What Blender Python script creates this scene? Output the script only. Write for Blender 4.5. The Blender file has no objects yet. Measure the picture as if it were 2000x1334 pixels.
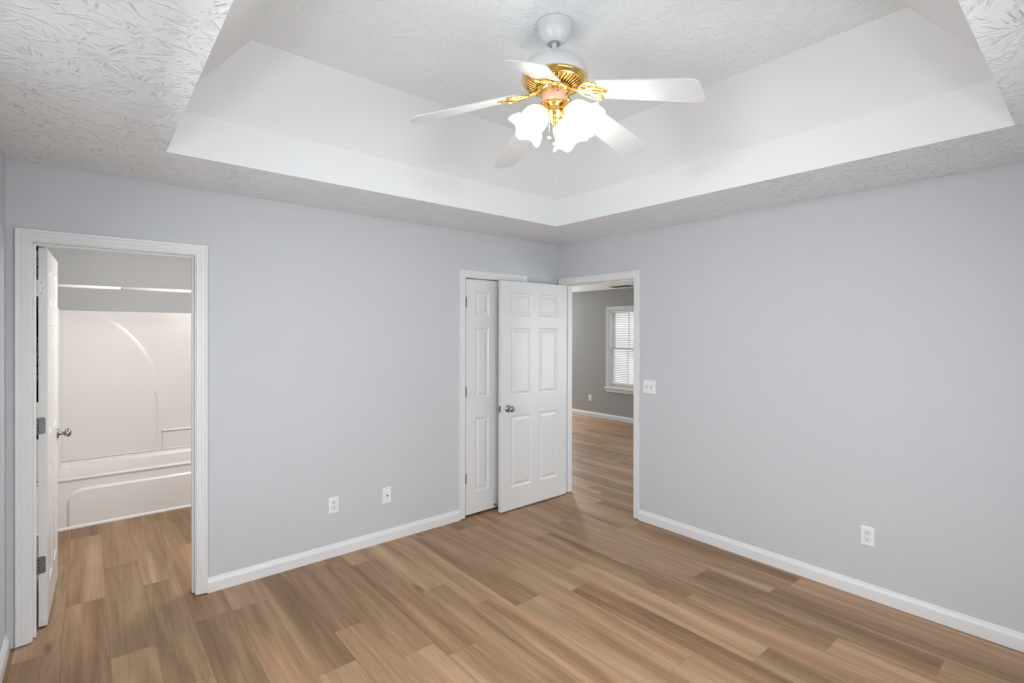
import bpy, bmesh, math, random
from mathutils import Vector, Matrix

random.seed(7)
C = bpy.context.scene.collection
S = bpy.context.scene
PI = math.pi

# ------------------------------------------------------------------ camera
def make_camera():
    yaw, pitch, roll = 0.8708, -0.0032, 0.0022
    F = Vector((math.cos(yaw) * math.cos(pitch), math.sin(yaw) * math.cos(pitch), math.sin(pitch)))
    R = Vector((math.sin(yaw), -math.cos(yaw), 0))
    U = R.cross(F)
    c, s = math.cos(roll), math.sin(roll)
    right, up = c * R + s * U, c * U - s * R
    m = Matrix((right, up, -F)).transposed().to_4x4()
    m.translation = (-3.5732, -3.5306, 1.5909)
    cam = bpy.data.cameras.new('camera')
    cam.sensor_width = 36.0
    cam.lens = 985.35 / 2000 * 36
    cam.shift_y = -16.717 / 2000
    cam.clip_start = 0.02
    o = bpy.data.objects.new('camera', cam)
    C.objects.link(o)
    o.matrix_world = m
    S.camera = o
make_camera()

# ------------------------------------------------------------------ world, daylight, exposure
S.view_settings.view_transform = 'Standard'
S.view_settings.look = 'None'
S.view_settings.gamma = 1
S.view_settings.use_curve_mapping = False
S.view_settings.exposure = 0.0
S.cycles.use_denoising = True
S.cycles.max_bounces = 8
S.cycles.diffuse_bounces = 4
S.cycles.glossy_bounces = 3
S.cycles.transparent_max_bounces = 8
S.cycles.use_adaptive_sampling = True
S.cycles.adaptive_threshold = 0.09
S.cycles.adaptive_min_samples = 12
S.cycles.caustics_reflective = False
S.cycles.caustics_refractive = False
S.cycles.sample_clamp_indirect = 6.0

w = bpy.data.worlds.new('overcast_sky')
S.world = w
w.use_nodes = True
bg = w.node_tree.nodes['Background']
bg.inputs['Color'].default_value = (0.92, 0.96, 1.0, 1)
bg.inputs['Strength'].default_value = 1.3

def area(name, loc, target, sx, sy, watts, col=(1, 1, 1)):
    l = bpy.data.lights.new(name, 'AREA')
    l.shape = 'RECTANGLE'; l.size = sx; l.size_y = sy; l.energy = watts; l.color = col
    o = bpy.data.objects.new(name, l); C.objects.link(o)
    o.location = loc
    d = Vector(target) - Vector(loc)
    o.rotation_euler = d.to_track_quat('-Z', 'Y').to_euler()
    return o
DAY = (0.955, 1.0, 1.035)
# daylight entering the bedroom through its windows behind the camera
area('daylight_south_window', (-2.35, -4.03, 1.46), (-2.25, -2.2, 0.30), 1.7, 1.3, 50, DAY)
area('daylight_west_window', (-4.03, -2.0, 1.60), (-2.2, -2.0, 0.2), 1.3, 1.3, 39, DAY)
# daylight of the living room's second window
area('daylight_living_room', (3.85, 4.6, 1.35), (1.0, 1.4, 0.5), 1.4, 1.4, 215, DAY)
area('living_room_south_fill', (1.9, -2.36, 1.35), (2.3, 1.5, 0.9), 1.6, 1.4, 42, DAY)  # added fill light, shining in through an opening made for it
# bathroom vanity light bar, out of view on the bathroom's right
area('bathroom_vanity_light', (-2.45, 0.60, 2.05), (-3.3, 1.85, 0.75), 0.2, 0.9, 34, (0.98, 0.955, 0.94))

# ------------------------------------------------------------------ node material helpers
def mat(name):
    m = bpy.data.materials.new(name); m.use_nodes = True
    nt = m.node_tree
    return m, nt, nt.nodes['Principled BSDF']
def N(nt, t, **kw):
    n = nt.nodes.new(t)
    for k, v in kw.items():
        if k in n.inputs: n.inputs[k].default_value = v
        else: setattr(n, k, v)
    return n
def L(nt, a, b): nt.links.new(a, b)
def math_n(nt, op, a, b=None, c=None):
    n = nt.nodes.new('ShaderNodeMath'); n.operation = op
    for i, v in enumerate((a, b, c)):
        if v is None: continue
        if isinstance(v, (int, float)): n.inputs[i].default_value = v
        else: L(nt, v, n.inputs[i])
    return n.outputs[0]
def vmath(nt, op, a, b=None):
    n = nt.nodes.new('ShaderNodeVectorMath'); n.operation = op
    for i, v in enumerate((a, b)):
        if v is None: continue
        if isinstance(v, (tuple, list)): n.inputs[i].default_value = v
        else: L(nt, v, n.inputs[i])
    return n
def simple(name, col, rough=0.5, metal=0.0, spec=0.5, noise=0.0, nscale=120.0, bump=0.0):
    m, nt, b = mat(name)
    b.inputs['Base Color'].default_value = (*col, 1)
    b.inputs['Roughness'].default_value = rough
    b.inputs['Metallic'].default_value = metal
    b.inputs['Specular IOR Level'].default_value = spec
    if noise or bump:
        tc = N(nt, 'ShaderNodeTexCoord')
        n = N(nt, 'ShaderNodeTexNoise', Scale=nscale, Detail=4.0)
        L(nt, tc.outputs['Object'], n.inputs['Vector'])
        if noise:
            r = N(nt, 'ShaderNodeMapRange')
            L(nt, n.outputs['Fac'], r.inputs['Value'])
            r.inputs['To Min'].default_value = 1 - noise; r.inputs['To Max'].default_value = 1 + noise
            h = N(nt, 'ShaderNodeVectorMath', operation='SCALE')
            h.inputs[0].default_value = col
            L(nt, r.outputs[0], h.inputs['Scale'])
            L(nt, h.outputs[0], b.inputs['Base Color'])
        if bump:
            bp = N(nt, 'ShaderNodeBump', Strength=bump, Distance=0.001)
            L(nt, n.outputs['Fac'], bp.inputs['Height']); L(nt, bp.outputs[0], b.inputs['Normal'])
    return m

M = {}
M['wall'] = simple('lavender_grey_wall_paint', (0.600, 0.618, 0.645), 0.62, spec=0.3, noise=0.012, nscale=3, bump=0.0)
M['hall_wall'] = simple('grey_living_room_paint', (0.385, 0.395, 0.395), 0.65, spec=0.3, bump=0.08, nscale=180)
M['bath_wall'] = simple('grey_bathroom_paint', (0.50, 0.505, 0.50), 0.6, spec=0.3)
M['trim'] = simple('white_semigloss_trim', (0.785, 0.79, 0.795), 0.35, spec=0.45)
M['door'] = simple('white_door_paint', (0.755, 0.757, 0.757), 0.32, spec=0.45, bump=0.03, nscale=260)
M['ceiling_smooth'] = simple('white_smooth_ceiling', (0.80, 0.815, 0.825), 0.8, spec=0.2)
M['nickel'] = simple('satin_nickel', (0.42, 0.40, 0.38), 0.24, 1.0)
M['dark_nickel'] = simple('dark_hinge_metal', (0.24, 0.24, 0.24), 0.42, 1.0)
M['brass'] = simple('polished_brass', (0.88, 0.60, 0.20), 0.13, 1.0)
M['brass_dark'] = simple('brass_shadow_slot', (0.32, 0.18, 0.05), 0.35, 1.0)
M['glare_peach'] = simple('glare_tinted_housing', (0.93, 0.56, 0.40), 0.35, 0.1)  # white housing tinted peach: warm lamp glare put into the colour
M['fan_white'] = simple('white_fan_enamel', (0.66, 0.67, 0.68), 0.28)
M['plate'] = simple('white_plastic_plate', (0.86, 0.865, 0.87), 0.35)
M['slot'] = simple('dark_slot', (0.03, 0.03, 0.03), 0.6)
M['slot_grey'] = simple('grey_groove', (0.35, 0.35, 0.35), 0.6)
M['tub'] = simple('bone_fibreglass', (0.80, 0.765, 0.735), 0.3, spec=0.5)
M['apron'] = simple('white_fibreglass', (0.86, 0.845, 0.825), 0.3, spec=0.5)
M['caulk'] = simple('white_caulk_strip', (0.88, 0.87, 0.85), 0.4)
M['rod'] = simple('white_rod_enamel', (0.90, 0.90, 0.88), 0.25)
M['blind'] = simple('white_blind_vinyl', (0.85, 0.85, 0.84), 0.45)
M['black'] = simple('dark_glass', (0.012, 0.013, 0.014), 0.25)
M['vent'] = simple('white_register_paint', (0.75, 0.75, 0.75), 0.4)

def glass_mat():
    m, nt, b = mat('window_glass')
    nt.nodes.remove(b)
    out = nt.nodes['Material Output']
    t = N(nt, 'ShaderNodeBsdfTransparent'); g = N(nt, 'ShaderNodeBsdfGlossy', Roughness=0.02)
    mx = N(nt, 'ShaderNodeMixShader', Fac=0.06)
    L(nt, t.outputs[0], mx.inputs[1]); L(nt, g.outputs[0], mx.inputs[2]); L(nt, mx.outputs[0], out.inputs['Surface'])
    return m
M['glass'] = glass_mat()

def shade_mat():
    # frosted, lit lamp glass
    m, nt, b = mat('frosted_lamp_glass')
    nt.nodes.remove(b)
    out = nt.nodes['Material Output']
    tr = N(nt, 'ShaderNodeBsdfTranslucent', Color=(0.95, 0.95, 0.93, 1))
    tp = N(nt, 'ShaderNodeBsdfTransparent', Color=(1, 0.99, 0.97, 1))
    gl = N(nt, 'ShaderNodeBsdfGlossy', Roughness=0.2)
    em = N(nt, 'ShaderNodeEmission', Color=(1, 0.97, 0.92, 1), Strength=0.6)
    m1 = N(nt, 'ShaderNodeMixShader', Fac=0.55)
    L(nt, tr.outputs[0], m1.inputs[1]); L(nt, tp.outputs[0], m1.inputs[2])
    m2 = N(nt, 'ShaderNodeMixShader', Fac=0.06)
    L(nt, m1.outputs[0], m2.inputs[1]); L(nt, gl.outputs[0], m2.inputs[2])
    ad = N(nt, 'ShaderNodeAddShader')
    L(nt, m2.outputs[0], ad.inputs[0]); L(nt, em.outputs[0], ad.inputs[1])
    L(nt, ad.outputs[0], out.inputs['Surface'])
    return m
M['shade'] = shade_mat()
def bulb_mat():
    m, nt, b = mat('lit_bulb')
    b.inputs['Base Color'].default_value = (1, 1, 1, 1)
    b.inputs['Emission Color'].default_value = (1, 0.93, 0.82, 1)
    b.inputs['Emission Strength'].default_value = 6
    return m
M['bulb'] = bulb_mat()

def stomp_ceiling(name, strength, scale):
    # crow's-foot brushed plaster: ridges radiating from each brush stomp
    m, nt, b = mat(name)
    b.inputs['Base Color'].default_value = (0.855, 0.885, 0.90, 1)
    b.inputs['Roughness'].default_value = 0.6
    b.inputs['Specular IOR Level'].default_value = 0.35
    geo = N(nt, 'ShaderNodeNewGeometry')
    wob = N(nt, 'ShaderNodeTexNoise', Scale=9.0, Detail=2.0)
    L(nt, geo.outputs['Position'], wob.inputs['Vector'])
    wv = vmath(nt, 'SCALE', wob.outputs['Color']); wv.inputs['Scale'].default_value = 0.05
    pos = vmath(nt, 'ADD', geo.outputs['Position'], wv.outputs[0])
    flat = vmath(nt, 'MULTIPLY', pos.outputs[0], (1, 1, 0))
    heights = []
    for k, (sc, off) in enumerate(((scale, 0.0), (scale * 0.8, 3.7))):
        sh = vmath(nt, 'ADD', flat.outputs[0], (off, off * 0.7, 0))
        vo = N(nt, 'ShaderNodeTexVoronoi', Scale=sc, Randomness=1.0)
        vo.voronoi_dimensions = '2D'
        L(nt, sh.outputs[0], vo.inputs['Vector'])
        ctr = vo.outputs['Position']
        d = vmath(nt, 'SUBTRACT', sh.outputs[0], ctr)
        dn = vmath(nt, 'NORMALIZE', d.outputs[0])
        ln = vmath(nt, 'LENGTH', d.outputs[0])
        big = vmath(nt, 'SCALE', dn.outputs[0]); big.inputs['Scale'].default_value = 3.2
        cs = vmath(nt, 'SCALE', vo.outputs['Color']); cs.inputs['Scale'].default_value = 40
        q = vmath(nt, 'ADD', big.outputs[0], cs.outputs[0])
        no = N(nt, 'ShaderNodeTexNoise', Scale=1.0, Detail=1.0, Roughness=0.5)
        no.noise_dimensions = '4D'
        L(nt, q.outputs[0], no.inputs['Vector'])
        L(nt, math_n(nt, 'MULTIPLY', ln.outputs['Value'], 6.5), no.inputs['W'])
        a = math_n(nt, 'ABSOLUTE', math_n(nt, 'SUBTRACT', no.outputs['Fac'], 0.5))
        rid = math_n(nt, 'SUBTRACT', 1.0, math_n(nt, 'MULTIPLY', a, 16.0))
        rid = math_n(nt, 'MAXIMUM', rid, 0.0)
        gate = N(nt, 'ShaderNodeTexNoise', Scale=22.0, Detail=2.0)
        L(nt, sh.outputs[0], gate.inputs['Vector'])
        gr = N(nt, 'ShaderNodeMapRange')
        gr.inputs['From Min'].default_value = 0.45; gr.inputs['From Max'].default_value = 0.6
        L(nt, gate.outputs['Fac'], gr.inputs['Value'])
        fade = N(nt, 'ShaderNodeMapRange')
        fade.inputs['From Min'].default_value = 0.0; fade.inputs['From Max'].default_value = 0.05
        L(nt, ln.outputs['Value'], fade.inputs['Value'])
        heights.append(math_n(nt, 'MULTIPLY', math_n(nt, 'MULTIPLY', rid, gr.outputs[0]), fade.outputs[0]))
    h = math_n(nt, 'MAXIMUM', heights[0], heights[1])
    fine = N(nt, 'ShaderNodeTexNoise', Scale=140.0, Detail=3.0)
    L(nt, geo.outputs['Position'], fine.inputs['Vector'])
    h = math_n(nt, 'ADD', h, math_n(nt, 'MULTIPLY', fine.outputs['Fac'], 0.10))
    bp = N(nt, 'ShaderNodeBump', Strength=strength, Distance=0.0042)
    L(nt, h, bp.inputs['Height']); L(nt, bp.outputs[0], b.inputs['Normal'])
    return m
M['ceiling_stomp'] = stomp_ceiling('stomped_plaster_ceiling', 1.0, 4.2)
M['ceiling_top'] = stomp_ceiling('stomped_plaster_tray_top', 0.5, 4.2)

def wood_floor():
    m, nt, b = mat('oak_vinyl_planks')
    uv = N(nt, 'ShaderNodeUVMap'); uv.uv_map = 'plank'
    at = N(nt, 'ShaderNodeAttribute'); at.attribute_name = 'plank_tone'
    sep = N(nt, 'ShaderNodeSeparateColor'); L(nt, at.outputs['Color'], sep.inputs[0])
    t0, t1, t2 = sep.outputs[0], sep.outputs[1], sep.outputs[2]
    def stretched(sx, sy, detail, rough, dist=0.0, w=True):
        v = vmath(nt, 'MULTIPLY', uv.outputs[0], (sx, sy, 1))
        n = N(nt, 'ShaderNodeTexNoise', Scale=1.0, Detail=detail, Roughness=rough, Distortion=dist)
        n.noise_dimensions = '4D'
        L(nt, v.outputs[0], n.inputs['Vector'])
        L(nt, math_n(nt, 'MULTIPLY', t1, 70.0), n.inputs['W'])
        return n.outputs['Fac']
    band = stretched(11, 0.75, 3, 0.5, 0.6)       # broad streaks
    grain = stretched(55, 2.2, 5, 0.62, 0.8)      # medium grain
    fine = stretched(260, 9, 4, 0.7)              # pores
    blot = stretched(4.0, 3.0, 3, 0.5)            # pinkish and greenish drift
    f = math_n(nt, 'MULTIPLY_ADD', math_n(nt, 'SUBTRACT', band, 0.5), 1.35, 0.5)
    f = math_n(nt, 'MULTIPLY_ADD', math_n(nt, 'SUBTRACT', grain, 0.5), 0.62, f)
    f = math_n(nt, 'MULTIPLY_ADD', math_n(nt, 'SUBTRACT', fine, 0.5), 0.45, f)
    f = math_n(nt, 'MULTIPLY_ADD', math_n(nt, 'SUBTRACT', t0, 0.5), 0.34, f)
    ramp = N(nt, 'ShaderNodeValToRGB')
    cr = ramp.color_ramp
    cr.elements[0].position = 0.05; cr.elements[0].color = (0.150, 0.088, 0.045, 1)
    cr.elements[1].position = 0.95; cr.elements[1].color = (0.500, 0.345, 0.215, 1)
    e = cr.elements.new(0.35); e.color = (0.262, 0.163, 0.088, 1)
    e = cr.elements.new(0.6); e.color = (0.365, 0.237, 0.138, 1)
    L(nt, f, ramp.inputs[0])
    hue = N(nt, 'ShaderNodeMix', data_type='RGBA', blend_type='MULTIPLY')
    hue.inputs[0].default_value = 1.0
    tint = N(nt, 'ShaderNodeMix', data_type='RGBA')
    tint.inputs[6].default_value = (1.0, 1.0, 0.98, 1); tint.inputs[7].default_value = (1.08, 0.985, 0.955, 1)
    mr = N(nt, 'ShaderNodeMapRange'); mr.inputs['From Min'].default_value = 0.35; mr.inputs['From Max'].default_value = 0.65
    L(nt, math_n(nt, 'MULTIPLY_ADD', math_n(nt, 'SUBTRACT', t2, 0.5), 0.25, blot), mr.inputs['Value'])
    L(nt, mr.outputs[0], tint.inputs[0])
    L(nt, ramp.outputs[0], hue.inputs[6]); L(nt, tint.outputs[2], hue.inputs[7])
    # small dark knots
    kv = vmath(nt, 'MULTIPLY', uv.outputs[0], (6.5, 1.7, 1))
    vo = N(nt, 'ShaderNodeTexVoronoi', Scale=1.0); vo.voronoi_dimensions = '4D'
    L(nt, kv.outputs[0], vo.inputs['Vector']); L(nt, math_n(nt, 'MULTIPLY', t1, 70.0), vo.inputs['W'])
    kn = N(nt, 'ShaderNodeMapRange'); kn.inputs['From Min'].default_value = 0.10; kn.inputs['From Max'].default_value = 0.24
    kn.inputs['To Min'].default_value = 0.50; kn.inputs['To Max'].default_value = 1.0
    L(nt, math_n(nt, 'MULTIPLY_ADD', grain, 0.12, vo.outputs['Distance']), kn.inputs['Value'])
    k2 = vmath(nt, 'SCALE', hue.outputs[2]); L(nt, kn.outputs[0], k2.inputs['Scale'])
    # plank edges: a fine dark bevel line
    su = N(nt, 'ShaderNodeUVMap'); su.uv_map = 'edge'
    se = N(nt, 'ShaderNodeSeparateXYZ'); L(nt, su.outputs[0], se.inputs[0])
    d = math_n(nt, 'MINIMUM', se.outputs[0], se.outputs[1])
    ed = N(nt, 'ShaderNodeMapRange'); ed.inputs['From Min'].default_value = 0.0004; ed.inputs['From Max'].default_value = 0.0016
    ed.inputs['To Min'].default_value = 0.62; ed.inputs['To Max'].default_value = 1.0
    L(nt, d, ed.inputs['Value'])
    k3 = vmath(nt, 'SCALE', k2.outputs[0]); L(nt, ed.outputs[0], k3.inputs['Scale'])
    L(nt, k3.outputs[0], b.inputs['Base Color'])
    b.inputs['Roughness'].default_value = 0.42
    b.inputs['Specular IOR Level'].default_value = 0.32
    bp = N(nt, 'ShaderNodeBump', Strength=0.12, Distance=0.0008)
    L(nt, grain, bp.inputs['Height']); L(nt, bp.outputs[0], b.inputs['Normal'])
    return m
M['floor'] = wood_floor()

# ------------------------------------------------------------------ mesh helpers
def W0(parent):
    v = Vector((0, 0, 0))
    while parent is not None:
        v += Vector(parent.location); parent = parent.parent
    return v
def bm_new(): return bmesh.new()
def add_box(bm, lo, hi, mi=0):
    x0, y0, z0 = lo; x1, y1, z1 = hi
    v = [bm.verts.new(p) for p in ((x0, y0, z0), (x1, y0, z0), (x1, y1, z0), (x0, y1, z0),
                                   (x0, y0, z1), (x1, y0, z1), (x1, y1, z1), (x0, y1, z1))]
    for f in ((3, 2, 1, 0), (4, 5, 6, 7), (0, 1, 5, 4), (1, 2, 6, 5), (2, 3, 7, 6), (3, 0, 4, 7)):
        bm.faces.new([v[i] for i in f]).material_index = mi
def add_poly(bm, pts, mi=0):
    f = bm.faces.new([bm.verts.new(p) for p in pts]); f.material_index = mi
    return f
def add_lathe(bm, prof, n=40, xf=None, cap=True, scallop=None):
    """prof: [(r, z)...] revolved round Z; scallop(angle, i) -> (dr, dz)"""
    rings = []
    for i, (r, z) in enumerate(prof):
        if r < 1e-6:
            rings.append([bm.verts.new((xf @ Vector((0, 0, z))) if xf else (0, 0, z))]); continue
        ring = []
        for k in range(n):
            a = 2 * PI * k / n
            dr, dz = scallop(a, i) if scallop else (0, 0)
            p = Vector(((r + dr) * math.cos(a), (r + dr) * math.sin(a), z + dz))
            ring.append(bm.verts.new((xf @ p) if xf else p))
        rings.append(ring)
    for A, B in zip(rings, rings[1:]):
        if len(A) == 1 and len(B) == 1: continue
        for k in range(n):
            k2 = (k + 1) % n
            if len(A) == 1: f = bm.faces.new((A[0], B[k2], B[k]))
            elif len(B) == 1: f = bm.faces.new((A[k], A[k2], B[0]))
            else: f = bm.faces.new((A[k], A[k2], B[k2], B[k]))
            f.smooth = True
    if cap:
        for R_ in (rings[0], rings[-1]):
            if len(R_) > 2:
                try: bm.faces.new(R_)
                except ValueError: pass
def add_tube(bm, pts, r, n=10, closed=False, xf=None):
    pts = [Vector(p) for p in pts]
    rings = []
    N_ = len(pts)
    for i, p in enumerate(pts):
        if closed: t = pts[(i + 1) % N_] - pts[i - 1]
        else: t = pts[min(i + 1, N_ - 1)] - pts[max(i - 1, 0)]
        t.normalize()
        ref = Vector((0, 0, 1)) if abs(t.z) < 0.9 else Vector((1, 0, 0))
        a = t.cross(ref).normalized(); b = t.cross(a)
        rr = r[i] if isinstance(r, (list, tuple)) else r
        ring = []
        for k in range(n):
            q = p + rr * (math.cos(2 * PI * k / n) * a + math.sin(2 * PI * k / n) * b)
            ring.append(bm.verts.new((xf @ q) if xf else q))
        rings.append(ring)
    pairs = list(zip(rings, rings[1:])) + ([(rings[-1], rings[0])] if closed else [])
    for A, B in pairs:
        for k in range(n):
            f = bm.faces.new((A[k], A[(k + 1) % n], B[(k + 1) % n], B[k])); f.smooth = True
    if not closed:
        bm.faces.new(rings[0]); bm.faces.new(rings[-1])
def add_prism(bm, outline, z0, z1, xf=None):
    lo = [bm.verts.new((xf @ Vector((x, y, z0))) if xf else (x, y, z0)) for x, y in outline]
    hi = [bm.verts.new((xf @ Vector((x, y, z1))) if xf else (x, y, z1)) for x, y in outline]
    bm.faces.new(lo[::-1]); bm.faces.new(hi)
    n = len(outline)
    for k in range(n): bm.faces.new((lo[k], lo[(k + 1) % n], hi[(k + 1) % n], hi[k]))
def rounded_rect(w, h, r, n=5, cx=0.0, cy=0.0):
    out = []
    for sx, sy, a0 in ((1, 1, 0), (-1, 1, 90), (-1, -1, 180), (1, -1, 270)):
        for k in range(n + 1):
            a = math.radians(a0 + 90 * k / n)
            out.append((cx + sx * (w / 2 - r) + r * math.cos(a), cy + sy * (h / 2 - r) + r * math.sin(a)))
    return out
def obj(name, bm, mats, parent=None, xf=None, bevel=0.0, flip=True, recenter=True):
    """link a bmesh, given in world coordinates (after xf), as one object"""
    if xf is not None: bm.transform(xf)
    if flip: bmesh.ops.recalc_face_normals(bm, faces=bm.faces)
    off = W0(parent)
    loc = Vector((0, 0, 0))
    if recenter and len(bm.verts):
        lo = Vector([min(v.co[i] for v in bm.verts) for i in range(3)])
        hi = Vector([max(v.co[i] for v in bm.verts) for i in range(3)])
        loc = Vector(((lo.x + hi.x) / 2, (lo.y + hi.y) / 2, lo.z))
        bmesh.ops.translate(bm, vec=-loc, verts=bm.verts)
    me = bpy.data.meshes.new(name); bm.to_mesh(me); bm.free()
    o = bpy.data.objects.new(name, me); C.objects.link(o)
    o.location = loc - off
    o.parent = parent
    for mm in (mats if isinstance(mats, (list, tuple)) else [mats]): me.materials.append(M[mm])
    if bevel:
        b = o.modifiers.new('bevel', 'BEVEL'); b.width = bevel; b.segments = 2; b.limit_method = 'ANGLE'; b.angle_limit = math.radians(40)
    return o
def tag(o, label=None, cat=None, group=None, kind=None):
    if label: o['label'] = label
    if cat: o['category'] = cat
    if group: o['group'] = group
    if kind: o['kind'] = kind
    return o
def thing(name, loc, label, cat, group=None, kind=None):
    o = bpy.data.objects.new(name, None); C.objects.link(o)
    o.location = loc; o.empty_display_size = 0.05
    return tag(o, label, cat, group, kind)
def struct(name, bm, mats, parent=None, **kw):
    o = obj(name, bm, mats, parent, **kw)
    if parent is None: o['kind'] = 'structure'
    return o

# ------------------------------------------------------------------ dimensions
H = 2.44                     # bedroom and bathroom ceiling
T = 0.115                    # wall thickness
XW, YS = -3.882, -3.90       # bedroom's west and south walls
YB = 2.60                    # bathroom back wall
XBR = -2.335                 # bathroom right wall
XH, HH = 3.655, 2.352        # living room far wall and ceiling height
YH0, YH1 = -2.2, 5.6
DO_B = (-3.786, -3.078, 2.040)      # clear openings: bathroom door (x0, x1, top)
DO_C = (-1.1165, -0.4925, 2.046)    # closet door (x0, x1, top)
DO_E = (-0.905, -0.080, 2.046)      # entry door (y0, y1, top)
JT = 0.018                           # jamb thickness

# ------------------------------------------------------------------ walls
def wall_cells(bm, axis, a0, a1, n0, n1, z0, z1, holes):
    """wall running along x (axis 0) or y (axis 1), n0..n1 thick; holes = (a0, a1, z0, z1)"""
    As = sorted({a0, a1, *[h[0] for h in holes], *[h[1] for h in holes]})
    for p, q in zip(As, As[1:]):
        cuts = sorted([(h[2], h[3]) for h in holes if h[0] <= p + 1e-6 and h[1] >= q - 1e-6])
        z = z0
        for c0, c1 in cuts + [(z1, z1)]:
            if c0 > z + 1e-6:
                lo, hi = ((p, n0, z), (q, n1, c0)) if axis == 0 else ((n0, p, z), (n1, q, c0))
                add_box(bm, lo, hi)
            z = max(z, c1)
def hole(d): return (d[0] - JT, d[1] + JT, -0.02, d[2] + JT)

# bedroom left wall: bedroom-coloured face, bathroom-coloured back via material index
def two_tone_wall(name, axis, a0, a1, n0, n1, z1, holes, front, back):
    bm = bm_new(); wall_cells(bm, axis, a0, a1, n0, n1, -0.02, z1, holes)
    bm.normal_update()
    for f in bm.faces:
        f.material_index = 1 if f.normal[1 - axis] > 0.5 else 0
    return struct(name, bm, [front, back], recenter=False, flip=False)
two_tone_wall('wall_left', 0, XW - T, T, 0, T, H + 0.02, [hole(DO_B), hole(DO_C)], 'wall', 'bath_wall')
two_tone_wall('wall_right', 1, YS - T, 0, 0, T, H + 0.02, [hole(DO_E)], 'wall', 'hall_wall')
SW = (-3.25, -1.45, 0.78, 2.14)      # south window hole x0,x1,z0,z1
WW = (-2.70, -1.30, 0.90, 2.28)      # west window hole y0,y1,z0,z1
bm = bm_new(); wall_cells(bm, 0, XW - T, 0, YS - T, YS, -0.02, H + 0.02, [SW]); struct('wall_back', bm, 'wall', recenter=False)
bm = bm_new(); wall_cells(bm, 1, YS, 0.0, XW - T, XW, -0.02, H + 0.02, [WW]); struct('wall_side', bm, 'wall', recenter=False)
bm = bm_new(); wall_cells(bm, 1, T, YB + T, XW - T, XW, -0.02, H + 0.02, []); struct('wall_bathroom_side', bm, 'bath_wall', recenter=False)
bm = bm_new(); wall_cells(bm, 0, XW, XBR + T, YB, YB + T, -0.02, H + 0.02, []); struct('wall_bathroom_back', bm, 'bath_wall', recenter=False)
bm = bm_new(); wall_cells(bm, 1, T, YB, XBR, XBR + T, -0.02, H + 0.02, []); struct('wall_bathroom_right', bm, 'bath_wall', recenter=False)
bm = bm_new()
add_box(bm, (-1.45, 0.75, -0.02), (0.0, 0.80, H + 0.02)); add_box(bm, (-1.50, T, -0.02), (-1.45, 0.80, H + 0.02))
struct('wall_closet', bm, 'bath_wall', recenter=False)
# living room shell
LW1 = (1.60, 2.325, 0.585, 1.985)    # living room window hole y0,y1,z0,z1
LW2 = (3.90, 5.30, 0.585, 1.985)     # second one, out of view behind the doorway's left side
LW3 = (1.10, 2.70, 0.585, 1.985)     # unseen opening added for the south fill, right wall (x0,x1)
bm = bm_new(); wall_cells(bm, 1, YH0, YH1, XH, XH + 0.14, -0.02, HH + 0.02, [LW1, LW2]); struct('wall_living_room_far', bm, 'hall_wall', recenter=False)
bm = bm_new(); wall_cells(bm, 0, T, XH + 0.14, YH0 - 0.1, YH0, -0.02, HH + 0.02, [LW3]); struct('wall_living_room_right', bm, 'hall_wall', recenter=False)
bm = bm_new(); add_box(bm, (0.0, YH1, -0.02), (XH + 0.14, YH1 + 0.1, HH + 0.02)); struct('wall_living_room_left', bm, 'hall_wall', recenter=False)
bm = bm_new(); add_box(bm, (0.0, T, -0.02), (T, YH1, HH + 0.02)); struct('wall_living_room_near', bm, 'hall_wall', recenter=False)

# ------------------------------------------------------------------ tray ceiling
OX0, OX1, OY0, OY1 = -3.285, -0.665, -3.275, -0.638
RZ, TZ, SL = 2.652, 2.95, 0.300
TX0, TX1, TY0, TY1 = OX0 + SL, OX1 - 0.285, OY0 + SL, OY1 - SL
def tray():
    bm = bm_new()
    def ring(a, b, mi):
        for k in range(4):
            add_poly(bm, (a[k], a[(k + 1) % 4], b[(k + 1) % 4], b[k]), mi)
    def rect(x0, x1, y0, y1, z): return [(x0, y0, z), (x1, y0, z), (x1, y1, z), (x0, y1, z)]
    outer = rect(XW - T, T, YS - T, T, H); o1 = rect(OX0, OX1, OY0, OY1, H)
    r = rect(OX0, OX1, OY0, OY1, RZ); t = rect(TX0, TX1, TY0, TY1, TZ)
    ring(outer, o1, 0); ring(o1, r, 1); ring(r, t, 1); add_poly(bm, t, 2)
    # closed back of the ceiling
    up = rect(XW - T, T, YS - T, T, 3.1)
    ring(up, outer, 1); add_poly(bm, up, 1)
    bmesh.ops.remove_doubles(bm, verts=bm.verts, dist=1e-5)
    struct('ceiling', bm, ['ceiling_stomp', 'ceiling_smooth', 'ceiling_top'], recenter=False)
tray()
bm = bm_new(); add_box(bm, (XW - T, T, H), (0.0, YB + T, H + 0.1)); struct('ceiling_bathroom', bm, 'ceiling_smooth', recenter=False)
bm = bm_new(); add_box(bm, (T, YH0 - 0.1, HH), (XH + 0.14, YH1 + 0.1, HH + 0.1)); struct('ceiling_living_room', bm, 'ceiling_stomp', recenter=False)

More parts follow.
